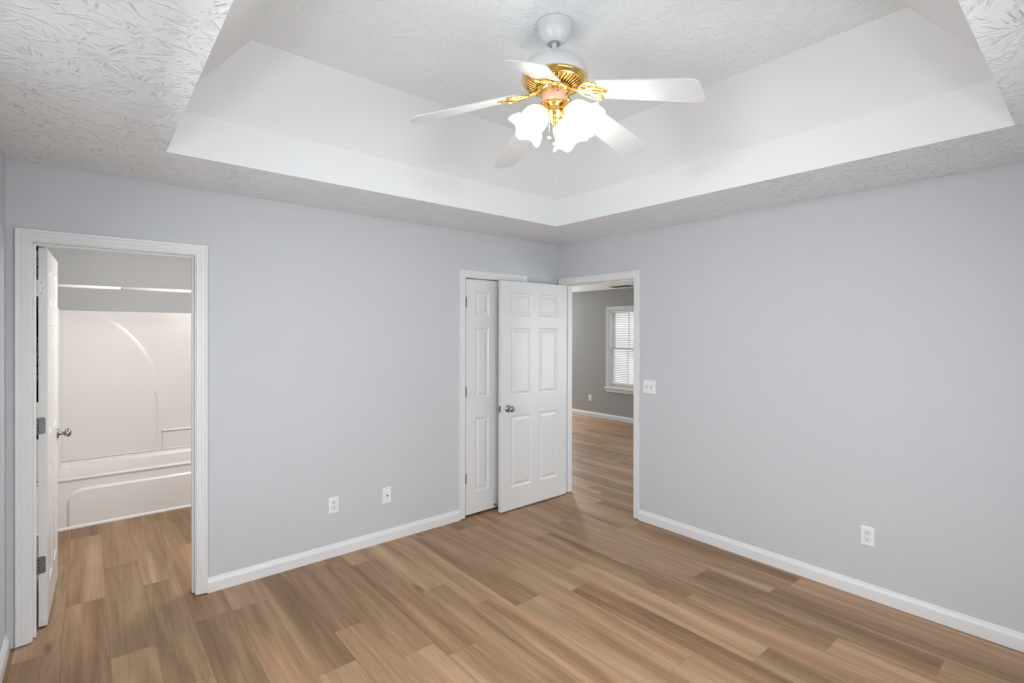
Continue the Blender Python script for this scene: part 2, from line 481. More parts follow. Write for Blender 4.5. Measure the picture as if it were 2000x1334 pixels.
# ------------------------------------------------------------------ plank floor
def floor():
    PW, PL, X0 = 0.182, 1.22, -1.85
    known = {-1: -0.835, -2: -1.444, -3: -1.312, -4: -0.898, 0: -1.158, 1: -1.314, 3: -1.405, 5: -1.9, 6: -2.62, 8: -2.194,
             9: -2.241, 7: -3.015, 4: -2.425, 2: -2.207, -8: 0.349, -9: -0.42, -7: -0.319, -11: -0.17, -10: 0.33}
    bm = bm_new()
    u1 = bm.loops.layers.uv.new('plank'); u2 = bm.loops.layers.uv.new('edge')
    col = bm.loops.layers.float_color.new('plank_tone')
    xa, xb, ya, yb = XW - T - 0.02, XH + 0.16, YS - T - 0.02, YH1 + 0.12
    rnd = random.Random(11)
    i0 = math.floor((xa - X0) / PW); i1 = math.ceil((xb - X0) / PW)
    for i in range(i0, i1):
        x0, x1 = max(xa, X0 + i * PW), min(xb, X0 + (i + 1) * PW)
        j = known.get(i, rnd.uniform(0, PL))
        y = j - math.ceil((j - ya) / PL) * PL
        last = None
        while y < yb:
            y0, y1 = max(y, ya), min(y + PL, yb)
            if y1 - y0 > 1e-4:
                tone = rnd.random()
                if last is not None and abs(tone - last) < 0.25: tone = (tone + 0.45) % 1
                last = tone
                cc = (tone, rnd.random(), rnd.random(), 1)
                # split each plank in quads so the edge distance interpolates exactly
                e = 0.004
                xs = [x0, x0 + e, x1 - e, x1]; ys = [y0, y0 + e, y1 - e, y1]
                ex = [0, e, e, 0]; ey = [0, e, e, 0]
                vs = [[bm.verts.new((xx, yy, 0)) for yy in ys] for xx in xs]
                for a in range(3):
                    for b in range(3):
                        f = bm.faces.new((vs[a][b], vs[a + 1][b], vs[a + 1][b + 1], vs[a][b + 1]))
                        idx = ((a, b), (a + 1, b), (a + 1, b + 1), (a, b + 1))
                        for lp, (p, q) in zip(f.loops, idx):
                            lp[u1].uv = (xs[p] - x0, ys[q] - y0); lp[u2].uv = (ex[p], ey[q]); lp[col] = cc
            y += PL
    # slab underside
    add_box(bm, (xa, ya, -0.12), (xb, yb, -0.004))
    struct('floor', bm, 'floor', recenter=False, flip=False)
floor()

# ------------------------------------------------------------------ casings, jambs, baseboards
CAS = [(0.0, 0.0), (0.0, 0.0085), (0.003, 0.0105), (0.016, 0.0105), (0.0185, 0.0125), (0.024, 0.0125), (0.0265, 0.0145),
       (0.036, 0.0145), (0.0385, 0.0125), (0.043, 0.0135), (0.0465, 0.0175), (0.055, 0.0185), (0.058, 0.0165), (0.058, 0.0)]
def casing_bm(a0, a1, top, zb=0.007, prof=CAS, close=False, z0=None):
    """in local frame: a along the wall, t out of the wall, z up -> returns bm with (a, t, z)"""
    bm = bm_new()
    rows = []
    for w_, t_ in prof:
        rows.append([bm.verts.new(p) for p in ((a0 - w_, t_, zb), (a0 - w_, t_, top + w_), (a1 + w_, t_, top + w_), (a1 + w_, t_, zb))])
    for A, B in zip(rows, rows[1:]):
        for k in range(3): bm.faces.new((A[k], A[k + 1], B[k + 1], B[k]))
    for k in (0, 3): bm.faces.new([r[k] for r in rows])
    for k in range(3): bm.faces.new((rows[0][k], rows[0][k + 1], rows[-1][k + 1], rows[-1][k]))
    return bm
LEFT = Matrix(((1, 0, 0, 0), (0, -1, 0, 0), (0, 0, 1, 0), (0, 0, 0, 1)))        # (a,t,z) -> (a,-t,z)
RIGHT = Matrix(((0, -1, 0, 0), (1, 0, 0, 0), (0, 0, 1, 0), (0, 0, 0, 1)))       # (a,t,z) -> (-t,a,z)
def door_trim(name, d, frame, stop_t, label, stop_w=0.035, right_gap=None):
    a0, a1, top = d
    rv = 0.005
    o = struct(name, casing_bm(a0 - rv, a1 + rv, top + rv), 'trim', xf=frame)
    tag(o, label)
    bm = bm_new()   # jamb lining, through the wall: t from 0 to -T
    z0 = 0.006
    add_box(bm, (a0 - JT, -T, z0), (a0, 0, top)); add_box(bm, (a1, -T, z0), (a1 + JT, 0, top)); add_box(bm, (a0 - JT, -T, top), (a1 + JT, 0, top + JT))
    obj('door_jamb', bm, 'trim', o, xf=frame)
    bm = bm_new()
    s = 0.011; t0, t1 = stop_t
    add_box(bm, (a0, t0, z0), (a0 + s, t1, top)); add_box(bm, (a1 - s, t0, z0), (a1, t1, top)); add_box(bm, (a0 + s, t0, top - s), (a1 - s, t1, top))
    obj('door_stop_moulding', bm, 'trim', o, xf=frame, bevel=0.002)
    return o
door_trim('trim_1', DO_B, LEFT, (-0.072, -0.037), 'white stepped casing around the bathroom doorway')
door_trim('trim_2', DO_C, LEFT, (-0.08, -0.045), 'white stepped casing around the closet door')
door_trim('trim_3', DO_E, RIGHT, (-0.08, -0.045), 'white stepped casing around the doorway to the living room')

BASE = [(0.0, 0.0), (0.0, 0.0145), (0.058, 0.0145), (0.066, 0.0125), (0.076, 0.0085), (0.086, 0.006), (0.089, 0.004), (0.089, 0.0)]
def baseboard(name, p0, p1, normal, prof=BASE, mat_='trim', structure=True, s0=1.0):
    """profile (z, t) swept from p0 to p1"""
    bm = bm_new()
    n = Vector((*normal, 0)); ends = []
    for p in (p0, p1):
        ends.append([bm.verts.new((p[0] + n.x * t * s0, p[1] + n.y * t * s0, z)) for z, t in prof])
    A, B = ends
    for k in range(len(prof)): bm.faces.new((A[k], A[(k + 1) % len(prof)], B[(k + 1) % len(prof)], B[k]))
    bm.faces.new(A); bm.faces.new(B)
    return struct(name, bm, mat_)
cas = 0.0635
baseboard('baseboard_left', (DO_B[1] + cas, 0), (DO_C[0] - cas, 0), (0, -1))
baseboard('baseboard_right', (0, DO_E[0] - cas), (0, YS), (-1, 0))
baseboard('baseboard_side', (XW, 0.0), (XW, YS), (1, 0))
baseboard('baseboard_back', (XW + 0.0146, YS), (-0.0146, YS), (0, 1))
baseboard('baseboard_living_room', (XH, YH0), (XH, YH1), (-1, 0))
bm = bm_new(); add_box(bm, (DO_C[1] + cas, -0.0145, 0), (-0.0005, 0, 0.089)); struct('baseboard_corner', bm, 'trim')

# ------------------------------------------------------------------ six-panel doors
ROWS = ((0.205, 0.842), (1.012, 1.620), (1.728, 1.934))
def panel_door_bm(width, stile, pw, top, thick=0.035, z0=0.012):
    """local: x 0..width, y 0..thick, z; raised panels on both faces"""
    bm = bm_new()
    mul = width - 2 * stile - 2 * pw
    cols = ((stile, stile + pw), (stile + pw + mul, width - stile))
    for y, s in ((0.0, 1), (thick, -1)):
        xs = sorted({0, width, *cols[0], *cols[1]}); zs = sorted({z0, top, *[v for r in ROWS for v in r]})
        for xa, xb in zip(xs, xs[1:]):
            for za, zb in zip(zs, zs[1:]):
                inpanel = any(abs(xa - c[0]) < 1e-6 for c in cols) and any(abs(za - r[0]) < 1e-6 for r in ROWS)
                if not inpanel:
                    add_poly(bm, ((xa, y, za), (xb, y, za), (xb, y, zb), (xa, y, zb)))
                else:
                    rings = []
                    for ins, dep in ((0, 0), (0.003, 0.0035), (0.010, 0.0075), (0.016, 0.009), (0.022, 0.009), (0.042, 0.0025), (0.045, 0.002)):
                        yy = y + s * dep
                        rings.append(((xa + ins, yy, za + ins), (xb - ins, yy, za + ins), (xb - ins, yy, zb - ins), (xa + ins, yy, zb - ins)))
                    for A, B in zip(rings, rings[1:]):
                        for k in range(4): add_poly(bm, (A[k], A[(k + 1) % 4], B[(k + 1) % 4], B[k]))
                    add_poly(bm, rings[-1])
    for A in (((0, 0, z0), (0, thick, z0), (0, thick, top), (0, 0, top)), ((width, 0, z0), (width, thick, z0), (width, thick, top), (width, 0, top)),
              ((0, 0, z0), (width, 0, z0), (width, thick, z0), (0, thick, z0)), ((0, 0, top), (width, 0, top), (width, thick, top), (0, thick, top))):
        add_poly(bm, A)
    bmesh.ops.remove_doubles(bm, verts=bm.verts, dist=2e-5)
    return bm
def z_to(axis_vec, origin):
    q = Vector((0, 0, 1)).rotation_difference(Vector(axis_vec))
    return Matrix.Translation(origin) @ q.to_matrix().to_4x4()
def knob(parent, origin, axis, s=1.0):
    bm = bm_new()
    prof = [(0.0, 0.0), (0.031, 0.0), (0.032, 0.003), (0.030, 0.007), (0.022, 0.010), (0.0125, 0.012), (0.0105, 0.018), (0.0105, 0.028),
            (0.014, 0.034), (0.021, 0.040), (0.0255, 0.047), (0.0265, 0.054), (0.0245, 0.061), (0.018, 0.0665), (0.010, 0.069), (0.0, 0.0695)]
    add_lathe(bm, [(r * s, z * s) for r, z in prof], 32)
    return obj('door_knob', bm, 'nickel', parent, xf=z_to(axis, origin))
def hinge_barrel(parent, x, y, z, mat_='dark_nickel', h=0.089):
    bm = bm_new()
    for k in range(5):
        z0 = z - h / 2 + k * h / 5
        add_lathe(bm, [(0.0, z0), (0.0062, z0), (0.0062, z0 + h / 5 - 0.001), (0.0, z0 + h / 5 - 0.001)], 14, xf=Matrix.Translation((x, y, 0)))
    return obj('hinge', bm, mat_, parent)

# bathroom door, swung in against the bathroom's side wall
th = math.radians(-1.5)
hp = Vector((-3.771, 0.137, 0))
BD = Matrix.Translation(hp) @ Matrix.Rotation(PI / 2 + th, 4, 'Z')      # local x -> +y, local y -> -x
wid = 0.704
d1 = obj('door_1', panel_door_bm(wid, 0.105, 0.197, 2.028), 'door', None, xf=BD @ Matrix.Translation((0, -0.035, 0)))
tag(d1, 'white six-panel bathroom door opened inward, seen almost edge-on', 'door', kind='structure')
def hinge_leaf(parent, z, mat_, label=None):
    bm = bm_new()
    # rounded leaf let into the hinge-side edge of the door, plus its barrel
    out = rounded_rect(0.030, 0.090, 0.009)
    xf = BD @ Matrix(((0, 0, -1, 0.0), (1, 0, 0, -0.013), (0, 1, 0, z), (0, 0, 0, 1)))
    add_prism(bm, out, -0.001, 0.0016, xf)
    o = obj('hinge', bm, mat_, parent)
    bm = bm_new()
    for k in range(5):
        z0 = z - 0.045 + k * 0.018
        add_lathe(bm, [(0.0, z0), (0.006, z0), (0.006, z0 + 0.0165), (0.0, z0 + 0.0165)], 14, xf=BD @ Matrix.Translation((-0.004, 0.004, 0)))
    obj('hinge_barrel', bm, mat_, o)
    bm = bm_new()
    for q, sx in ((-0.030, -0.012), (0.0, -0.019), (0.030, -0.012)):
        add_lathe(bm, [(0.0, 0.0), (0.0035, 0.0), (0.003, 0.001), (0.0, 0.001)], 12, xf=BD @ z_to((-1, 0, 0), (-0.0016, sx, z + q)))
    obj('hinge_screw', bm, 'slot_grey' if mat_ == 'trim' else 'nickel', o)
    if label: o['label'] = label
hinge_leaf(d1, 1.815, 'trim', 'hinge painted white')
hinge_leaf(d1, 1.082, 'dark_nickel'); hinge_leaf(d1, 0.340, 'dark_nickel')
ax = (BD.to_3x3() @ Vector((0, -1, 0)))
knob(d1, BD @ Vector((wid - 0.062, -0.035, 0.935)), ax)
knob(d1, BD @ Vector((wid - 0.062, 0.0, 0.935)), -ax)

# closet door, closed
d2 = obj('door_2', panel_door_bm(0.614, 0.100, 0.148, 2.036, z0=0.022), 'door', None, xf=Matrix.Translation((-1.1115, 0.001, 0)))
tag(d2, 'narrow white six-panel closet door, closed, half hidden behind the open door', 'door', kind='structure')
for z in (1.838, 1.077, 0.337): hinge_barrel(d2, -1.1145, -0.006, z)
bm = bm_new()
pts = []
for k in range(97):
    a = 2 * PI * 12 * k / 96
    pts.append((-0.800 + 0.0065 * math.cos(a), -0.006 - 0.060 * k / 96, 0.052 + 0.0065 * math.sin(a)))
add_tube(bm, pts, 0.0016, 6)
add_lathe(bm, [(0, 0), (0.012, 0), (0.010, 0.006), (0, 0.006)], 18, xf=z_to((0, -1, 0), (-0.800, 0.0, 0.052)))
ds = obj('door_stop', bm, 'nickel', d2); ds['label'] = 'small metal spring door stop'
bm = bm_new(); add_lathe(bm, [(0, 0), (0.008, 0), (0.008, 0.012), (0, 0.014)], 16, xf=z_to((0, -1, 0), (-0.800, -0.066, 0.052)))
obj('stop_tip', bm, 'plate', ds)

# entry door, opened against the closet door
we = 0.813
ED = Matrix.Translation((-0.822, -0.119, 0)) @ Matrix.Rotation(math.radians(0.4), 4, 'Z')
d3 = obj('door_3', panel_door_bm(we, 0.114, 0.245, 2.036), 'door', None, xf=ED)
tag(d3, 'white six-panel entry door standing open in front of the closet door', 'door', kind='structure')
knob(d3, ED @ Vector((0.078, 0.0, 0.912)), (0, -1, 0)); knob(d3, ED @ Vector((0.078, 0.035, 0.912)), (0, 1, 0), 0.8)
bm = bm_new(); add_prism(bm, rounded_rect(0.024, 0.056, 0.004), 0, 0.0015, ED @ Matrix(((0, 0, -1, 0), (1, 0, 0, 0.0175), (0, 1, 0, 0.912), (0, 0, 0, 1))))
lp = obj('latch_plate', bm, 'dark_nickel', d3)
bm = bm_new(); add_box(bm, (-0.010, 0.011, 0.902), (-0.0015, 0.024, 0.922)); obj('latch_bolt', bm, 'nickel', lp, xf=ED, bevel=0.002)
for z in (1.815, 1.082, 0.34): hinge_barrel(d3, -0.0055, -0.0805, z)

# ------------------------------------------------------------------ wall plates (local x right, y up, z out of the wall)
ONL = lambda x, z: Matrix(((1, 0, 0, x), (0, 0, -1, 0.0), (0, 1, 0, z), (0, 0, 0, 1)))        # on the left wall (y = 0)
ONR = lambda y, z, X=0.0: Matrix(((0, 0, -1, X), (-1, 0, 0, y), (0, 1, 0, z), (0, 0, 0, 1)))  # on a wall facing -x
def plate(parent, w_, h_, xf):
    bm = bm_new()
    rows = []
    for ins, t in ((0, 0), (0, 0.003), (0.003, 0.0055), (0.006, 0.006)):
        rows.append([bm.verts.new((x, y, t)) for x, y in rounded_rect(w_ - 2 * ins, h_ - 2 * ins, 0.004, 3)])
    n = len(rows[0])
    for A, B in zip(rows, rows[1:]):
        for k in range(n): bm.faces.new((A[k], A[(k + 1) % n], B[(k + 1) % n], B[k]))
    bm.faces.new(rows[0]); bm.faces.new(rows[-1])
    return obj('cover_plate', bm, 'plate', parent, xf=xf)
def screw(parent, x, y, xf, m='plate', r=0.0035):
    bm = bm_new(); add_lathe(bm, [(0, 0.006), (r, 0.006), (r * 0.8, 0.0072), (0, 0.0074)], 14)
    obj('screw', bm, m, parent, xf=xf)
def outlet(xf, label, group=None):
    root = thing('wall_outlet', xf.translation, label, 'outlet', group)
    plate(root, 0.070, 0.114, xf)
    screw(root, 0, 0, xf)
    for sy in (0.0195, -0.0195):
        bm = bm_new()
        out = [(0.0172 * math.cos(a), max(-0.0135, min(0.0135, 0.0172 * math.sin(a))) + sy) for a in [2 * PI * k / 32 for k in range(32)]]
        add_prism(bm, out, 0.0045, 0.0078)
        r = obj('receptacle', bm, 'plate', root, xf=xf, bevel=0.0008)
        bm = bm_new()
        grow = [((x) * 1.07, (y - sy) * 1.08 + sy) for x, y in out]
        add_prism(bm, grow, 0.0050, 0.0063)
        obj('surround', bm, 'slot_grey', r, xf=xf)
        for x0, w_, h_, yy in ((-0.0065, 0.0030, 0.0092, 0.0035), (0.0065, 0.0030, 0.0078, 0.0035)):
            bm = bm_new(); add_box(bm, (x0 - w_ / 2, sy + yy - h_ / 2, 0.006), (x0 + w_ / 2, sy + yy + h_ / 2, 0.0081)); obj('slot', bm, 'slot', r, xf=xf)
        bm = bm_new(); add_lathe(bm, [(0, 0.006), (0.0032, 0.006), (0.0032, 0.0081), (0, 0.0081)], 14, xf=Matrix.Translation((0, sy - 0.0062, 0))); obj('slot', bm, 'slot', r, xf=xf)
    return root
outlet(ONL(-2.241, 0.361), 'white duplex outlet low on the left wall, left of the cable plate', 'bedroom wall outlets')
outlet(ONR(-2.596, 0.371), 'white duplex outlet low on the right wall above the baseboard', 'bedroom wall outlets')
outlet(ONR(2.768, 0.345, XH), 'small white outlet on the grey far wall, seen through the doorway')
root = thing('cable_plate', (-1.8355, 0, 0.345), 'white cable wall plate with one dark centre jack, right of the outlet', 'wall plate')
plate(root, 0.070, 0.120, ONL(-1.8355, 0.345))
for sy in (0.042, -0.042): screw(root, 0, sy, ONL(-1.8355, 0.345), 'slot_grey', 0.003)
bm = bm_new(); add_lathe(bm, [(0, 0.005), (0.0055, 0.005), (0.0055, 0.012), (0.004, 0.012), (0, 0.0095)], 18); obj('coaxial_jack', bm, 'slot', root, xf=ONL(-1.8355, 0.345))
sx = ONR(-1.0625, 1.132)
root = thing('light_switch', (0, -1.0625, 1.132), 'white double light switch on the right wall beside the doorway', 'light switch')
plate(root, 0.118, 0.112, sx)
for x, tilt in ((-0.023, 0.5), (0.023, -0.5)):
    bm = bm_new(); add_box(bm, (x - 0.0055, -0.012, 0.0055), (x + 0.0055, 0.012, 0.0066)); c = obj('toggle_collar', bm, 'slot_grey', root, xf=sx)
    bm = bm_new(); add_box(bm, (-0.004, -0.005, 0), (0.004, 0.005, 0.014))
    obj('toggle', bm, 'plate', root, xf=sx @ Matrix.Translation((x, 0, 0.006)) @ Matrix.Rotation(tilt, 4, 'X'), bevel=0.001)
    for sy in (0.030, -0.030): screw(root, x, sy, sx, 'plate', 0.003)

# ------------------------------------------------------------------ bathroom: tub, surround, rod
TX_0, TX_1, TY_0, TY_1 = XW + 0.004, XBR - 0.004, 1.832, YB - 0.004
def tub():
    root = thing('bathtub', ((TX_0 + TX_1) / 2, (TY_0 + TY_1) / 2, 0), 'off-white alcove bathtub with a recessed arched apron panel', 'bathtub')
    zr = 0.405
    bm = bm_new()
    # rim and basin: nested rounded rectangles going down
    cx, cy = (TX_0 + TX_1) / 2, (TY_0 + TY_1) / 2
    w_, d_ = TX_1 - TX_0, TY_1 - TY_0
    rows = []
    spec = ((0, 0.014, 0.004, zr - 0.030), (0, 0, 0.006, zr - 0.012), (0.006, 0.006, 0.012, zr - 0.002), (0.016, 0.016, 0.02, zr), (0.055, 0.06, 0.10, zr),
            (0.070, 0.075, 0.115, zr - 0.008), (0.085, 0.09, 0.12, zr - 0.05), (0.11, 0.105, 0.12, zr - 0.18), (0.16, 0.13, 0.12, 0.11), (0.23, 0.20, 0.10, 0.085))
    for ix, iy, r, z in spec:
        rows.append([bm.verts.new((x, y, z)) for x, y in rounded_rect(w_ - 2 * ix, d_ - 2 * iy, r, 8, cx, cy)])
    n = len(rows[0])
    for A, B in zip(rows, rows[1:]):
        for k in range(n):
            f = bm.faces.new((A[k], A[(k + 1) % n], B[(k + 1) % n], B[k])); f.smooth = True
    bm.faces.new(rows[-1])
    add_box(bm, (TX_0, TY_0 + 0.03, 0.0), (TX_1, TY_1, 0.06))
    obj('basin', bm, 'tub', root)
    # apron with a rounded recessed panel
    bm = bm_new()
    y0 = TY_0 + 0.014
    xa, xb, zb, zt, r = -3.700, TX_1 - 0.10, -0.05, 0.314, 0.10
    ring0 = []
    arc = [(xa, 0.0)] + [(xa + r - r * math.cos(PI / 2 * k / 10), zt - r + r * math.sin(PI / 2 * k / 10)) for k in range(11)]
    arc += [(xb - r + r * math.sin(PI / 2 * k / 10), zt - r + r * math.cos(PI / 2 * k / 10)) for k in range(11)] + [(xb, 0.0)]
    prev = None
    rings = []
    for ins, dep in ((0.0, 0.0), (0.004, 0.001), (0.010, 0.006), (0.016, 0.012), (0.020, 0.013)):
        ring = []
        for (x, z) in arc:
            sx_ = (ins if x < (xa + xb) / 2 else -ins)
            zz = z if z < 1e-6 else z - ins
            ring.append(bm.verts.new((x + sx_, y0 - dep, zz)))
        rings.append(ring)
    for A, B in zip(rings, rings[1:]):
        for k in range(len(A) - 1):
            f = bm.faces.new((A[k], A[k + 1], B[k + 1], B[k])); f.smooth = True
    bm.faces.new(rings[-1])
    top = [bm.verts.new((x, y0, zr - 0.030)) for x, _ in [(TX_0, 0)] + arc[1:-1] + [(TX_1, 0)]]
    bl, br = bm.verts.new((TX_0, y0, 0)), bm.verts.new((TX_1, y0, 0))
    A = rings[0]
    bm.faces.new((bl, A[0], A[1], top[0])); bm.faces.new((A[-1], br, top[-1], A[-2]))
    for k in range(len(top) - 1):
        if k + 1 < len(A) - 1: 
            try: bm.faces.new((A[k if k else 1], A[k + 1], top[k + 1], top[k])) if k else bm.faces.new((A[1], top[1], top[0]))
            except ValueError: pass
    try: bm.faces.new((A[-2], top[-1], top[-2]))
    except ValueError: pass
    obj('apron', bm, 'apron', root)
    return root
tub()
def surround():
    root = thing('tub_surround', ((TX_0 + TX_1) / 2, TY_1, 0.405), 'bone-coloured moulded wall surround above the bathtub with an arched relief', 'tub surround')
    zr, zt = 0.4065, 1.772
    yb = TY_1
    # back panel with a raised field: arch rising left to a quarter-ellipse, ends at x=-3.02 on its right
    yb0 = yb - 0.030
    bm = bm_new()
    def prof_pts(ins):
        # quarter arc from (-3.52, zt) down to (-3.015, 0.41)
        pts = []
        cxx, czz, rx, rz = -3.90, 0.93, 0.885 - ins, 0.93 - ins
        for k in range(25):
            a = PI / 2 * (1 - k / 24.0)
            x, z = cxx + rx * math.cos(a), czz + rz * math.sin(a)
            if z <= zt: pts.append((x, z))
        pts.append((cxx + rx, zr))
        a0 = math.asin((zt - czz) / rz)
        return [(cxx + rx * math.cos(a0), zt)] + pts
    # flat panel
    add_box(bm, (TX_0, yb0, zr), (TX_1, yb, zt))
    obj('back_panel', bm, 'tub', root, bevel=0.004)
    bm = bm_new()
    rows = []
    for ins, dep in ((0.0, 0.0), (0.008, 0.002), (0.024, 0.0045), (0.045, 0.006)):
        p = prof_pts(ins)
        rows.append([bm.verts.new((x, yb0 - dep, z)) for x, z in p])
    m_ = min(len(r) for r in rows)
    for A, B in zip(rows, rows[1:]):
        for k in range(m_ - 1):
            f = bm.faces.new((A[k], A[k + 1], B[k + 1], B[k])); f.smooth = True
    last = rows[-1]
    l0 = bm.verts.new((TX_0, yb0 - 0.006, zr)); l1 = bm.verts.new((TX_0, yb0 - 0.006, zt))
    bm.faces.new([l1] + last + [l0])
    obj('arched_relief', bm, 'tub', root)
    # end panels
    bm = bm_new(); add_box(bm, (TX_0, TY_0 + 0.02, zr), (-3.748, yb0 - 0.010, zt)); obj('end_panel', bm, 'tub', root, bevel=0.012)
    bm = bm_new(); add_box(bm, (TX_1 - 0.018, TY_0 + 0.02, zr), (TX_1, yb0 - 0.002, zt)); obj('end_panel', bm, 'tub', root, bevel=0.004)
    # moulded soap ledges
    bm = bm_new(); add_box(bm, (-3.000, yb0 - 0.028, 0.585), (TX_1 - 0.02, yb0 + 0.005, 0.606)); obj('soap_ledge', bm, 'tub', root, bevel=0.008)
    bm = bm_new(); add_box(bm, (-3.000, yb0 - 0.012, zr), (TX_1 - 0.02, yb0 + 0.005, 0.585)); obj('lower_panel', bm, 'tub', root, bevel=0.006)
    bm = bm_new(); add_box(bm, (TX_0 + 0.018, yb0 - 0.035, zr), (TX_1 - 0.018, yb0 + 0.004, zr + 0.010)); obj('rim_ledge', bm, 'tub', root, bevel=0.006)
surround()
bm = bm_new(); add_prism(bm, [(TY_0 - 0.012, 0.0), (TY_0 + 0.0005, 0.0), (TY_0 + 0.0005, 0.020), (TY_0 - 0.006, 0.017), (TY_0 - 0.0105, 0.010)], TX_0, TX_1,
                         Matrix(((0, 0, 1, 0), (1, 0, 0, 0), (0, 1, 0, 0), (0, 0, 0, 1))))
struct('trim_4', bm, 'caulk')
root = thing('shower_rod', (-3.1, 1.86, 1.947), 'white telescoping shower rod above the bathtub', 'shower rod')
bm = bm_new(); add_tube(bm, [(TX_0 - 0.003, 1.86, 1.947), (-3.352, 1.86, 1.947)], 0.0125, 16); obj('inner_tube', bm, 'rod', root)
bm = bm_new(); add_tube(bm, [(-3.352, 1.86, 1.947), (-3.346, 1.86, 1.947)], 0.0150, 16); obj('collar', bm, 'slot_grey', root)
bm = bm_new(); add_tube(bm, [(-3.346, 1.86, 1.947), (XBR, 1.86, 1.947)], 0.0150, 16); obj('outer_tube', bm, 'rod', root)
for x, a in ((XW, (1, 0, 0)), (XBR, (-1, 0, 0))):
    bm = bm_new(); add_lathe(bm, [(0, 0), (0.03, 0), (0.03, 0.006), (0.02, 0.02), (0, 0.02)], 24); obj('end_flange', bm, 'rod', root, xf=z_to(a, (x, 1.86, 1.947)))

def frame_rect_x(bm, x0, x1, y0, y1, z0, z1, b):
    add_box(bm, (x0, y0, z0), (x1, y0 + b, z1)); add_box(bm, (x0, y1 - b, z0), (x1, y1, z1))
    add_box(bm, (x0, y0 + b, z0), (x1, y1 - b, z0 + b)); add_box(bm, (x0, y0 + b, z1 - b), (x1, y1 - b, z1))
# white slatted rack on the wall behind the bathroom door, glimpsed through the hinge gap
RX0, RX1, RY0, RY1 = XW + 0.0005, XW + 0.100, 0.36, 0.80
root = thing('slatted_rack', (XW, (RY0 + RY1) / 2, 1.18), 'white slatted rack with dark top and bottom, glimpsed behind the bathroom door hinges', 'rack')
bm = bm_new(); add_box(bm, (RX0, RY0, 2.045), (RX1, RY1, 2.125)); obj('dark_top', bm, 'black', root)
bm = bm_new(); add_box(bm, (RX0, RY0, 1.185), (RX1, RY1, 1.300)); obj('dark_bottom', bm, 'black', root)
bm = bm_new(); add_box(bm, (RX0, RY0 + 0.012, 1.300), (RX1 - 0.012, RY1, 2.045)); obj('backing', bm, 'slot', root)
for k in range(16):
    bm = bm_new(); z = 1.302 + k * 0.0464
    add_box(bm, (RX0, RY0, z), (RX1, RY0 + 0.012, z + 0.0385)); obj('slat', bm, 'plate', root, bevel=0.002)
bm = bm_new(); add_tube(bm, [(RX1 - 0.012, RY0 - 0.004, 1.87), (RX1 - 0.004, RY0 - 0.004, 1.55)], 0.003, 8); obj('cord', bm, 'slot', root)

# ------------------------------------------------------------------ living room window, blind, vent
def living_window():
    y0, y1, z0, z1 = LW1
    bm = bm_new()   # casing on the wall: sides and head
    xf = RIGHT.copy(); xf.translation = (XH, 0, 0)
    b2 = casing_bm(y0, y1, z1, zb=z0, prof=[(w_ * 0.93, t) for w_, t in CAS])
    o = struct('window_1', b2, 'trim', xf=xf)
    tag(o, 'white-trimmed double-hung window on the grey wall beyond the doorway', 'window')
    bm = bm_new(); add_box(bm, (XH - 0.045, y0 - 0.080, z0 - 0.022), (XH + 0.05, y1 + 0.080, z0)); obj('window_stool', bm, 'trim', o, bevel=0.005)
    bm = bm_new(); add_box(bm, (XH - 0.016, y0 - 0.058, z0 - 0.085), (XH, y1 + 0.058, z0 - 0.022)); obj('window_apron', bm, 'trim', o, bevel=0.004)
    bm = bm_new(); frame_rect_x(bm, XH, XH + 0.138, y0 - 0.001, y1 + 0.001, z0 - 0.001, z1 + 0.001, 0.018); obj('window_frame', bm, 'trim', o)
    zm = 1.285
    for nm, za, zb, x in (('upper_sash', zm - 0.02, z1 - 0.018, XH + 0.095), ('lower_sash', z0 + 0.018, zm + 0.02, XH + 0.060)):
        bm = bm_new(); frame_rect_x(bm, x, x + 0.032, y0 + 0.018, y1 - 0.018, za, zb, 0.040)
        ym = (y0 + y1) / 2
        for yy in (ym,): add_box(bm, (x + 0.008, yy - 0.009, za + 0.04), (x + 0.024, yy + 0.009, zb - 0.04))
        s = obj(nm, bm, 'trim', o)
        bm = bm_new(); add_box(bm, (x + 0.014, y0 + 0.058, za + 0.04), (x + 0.018, y1 - 0.058, zb - 0.04)); obj('window_pane', bm, 'glass', s)
    root = thing('window_blind', (XH + 0.03, (y0 + y1) / 2, z0), 'white mini blind lowered in the window beyond the doorway', 'blind')
    ya, yb = y0 + 0.024, y1 - 0.024
    bm = bm_new(); add_box(bm, (XH + 0.008, ya, z1 - 0.048), (XH + 0.046, yb, z1 - 0.019)); obj('headrail', bm, 'blind', root, bevel=0.002)
    bm = bm_new()
    z = z0 + 0.090
    while z < z1 - 0.055:
        for dz in (0, 0.0012):
            add_poly(bm, ((XH + 0.012, ya, z - 0.0085 + dz), (XH + 0.028, ya, z + 0.0015 + dz), (XH + 0.044, ya, z + 0.0085 + dz),
                          (XH + 0.044, yb, z + 0.0085 + dz), (XH + 0.028, yb, z + 0.0015 + dz), (XH + 0.012, yb, z - 0.0085 + dz)))
        z += 0.0315
    obj('slat_panel', bm, 'blind', root)
    bm = bm_new(); add_box(bm, (XH + 0.014, ya, z0 + 0.062), (XH + 0.042, yb, z0 + 0.078)); obj('bottom_rail', bm, 'blind', root)
    for yy in (ya + 0.09, yb - 0.105):
        bm = bm_new(); add_tube(bm, [(XH + 0.013, yy, z0 + 0.07), (XH + 0.013, yy, z1 - 0.03)], 0.0014, 6); obj('ladder_cord', bm, 'slot_grey', root)
    bm = bm_new(); add_tube(bm, [(XH + 0.006, yb - 0.05, z1 - 0.06), (XH + 0.006, yb - 0.055, z1 - 0.62)], 0.004, 8); obj('tilt_wand', bm, 'slot_grey', root)
living_window()
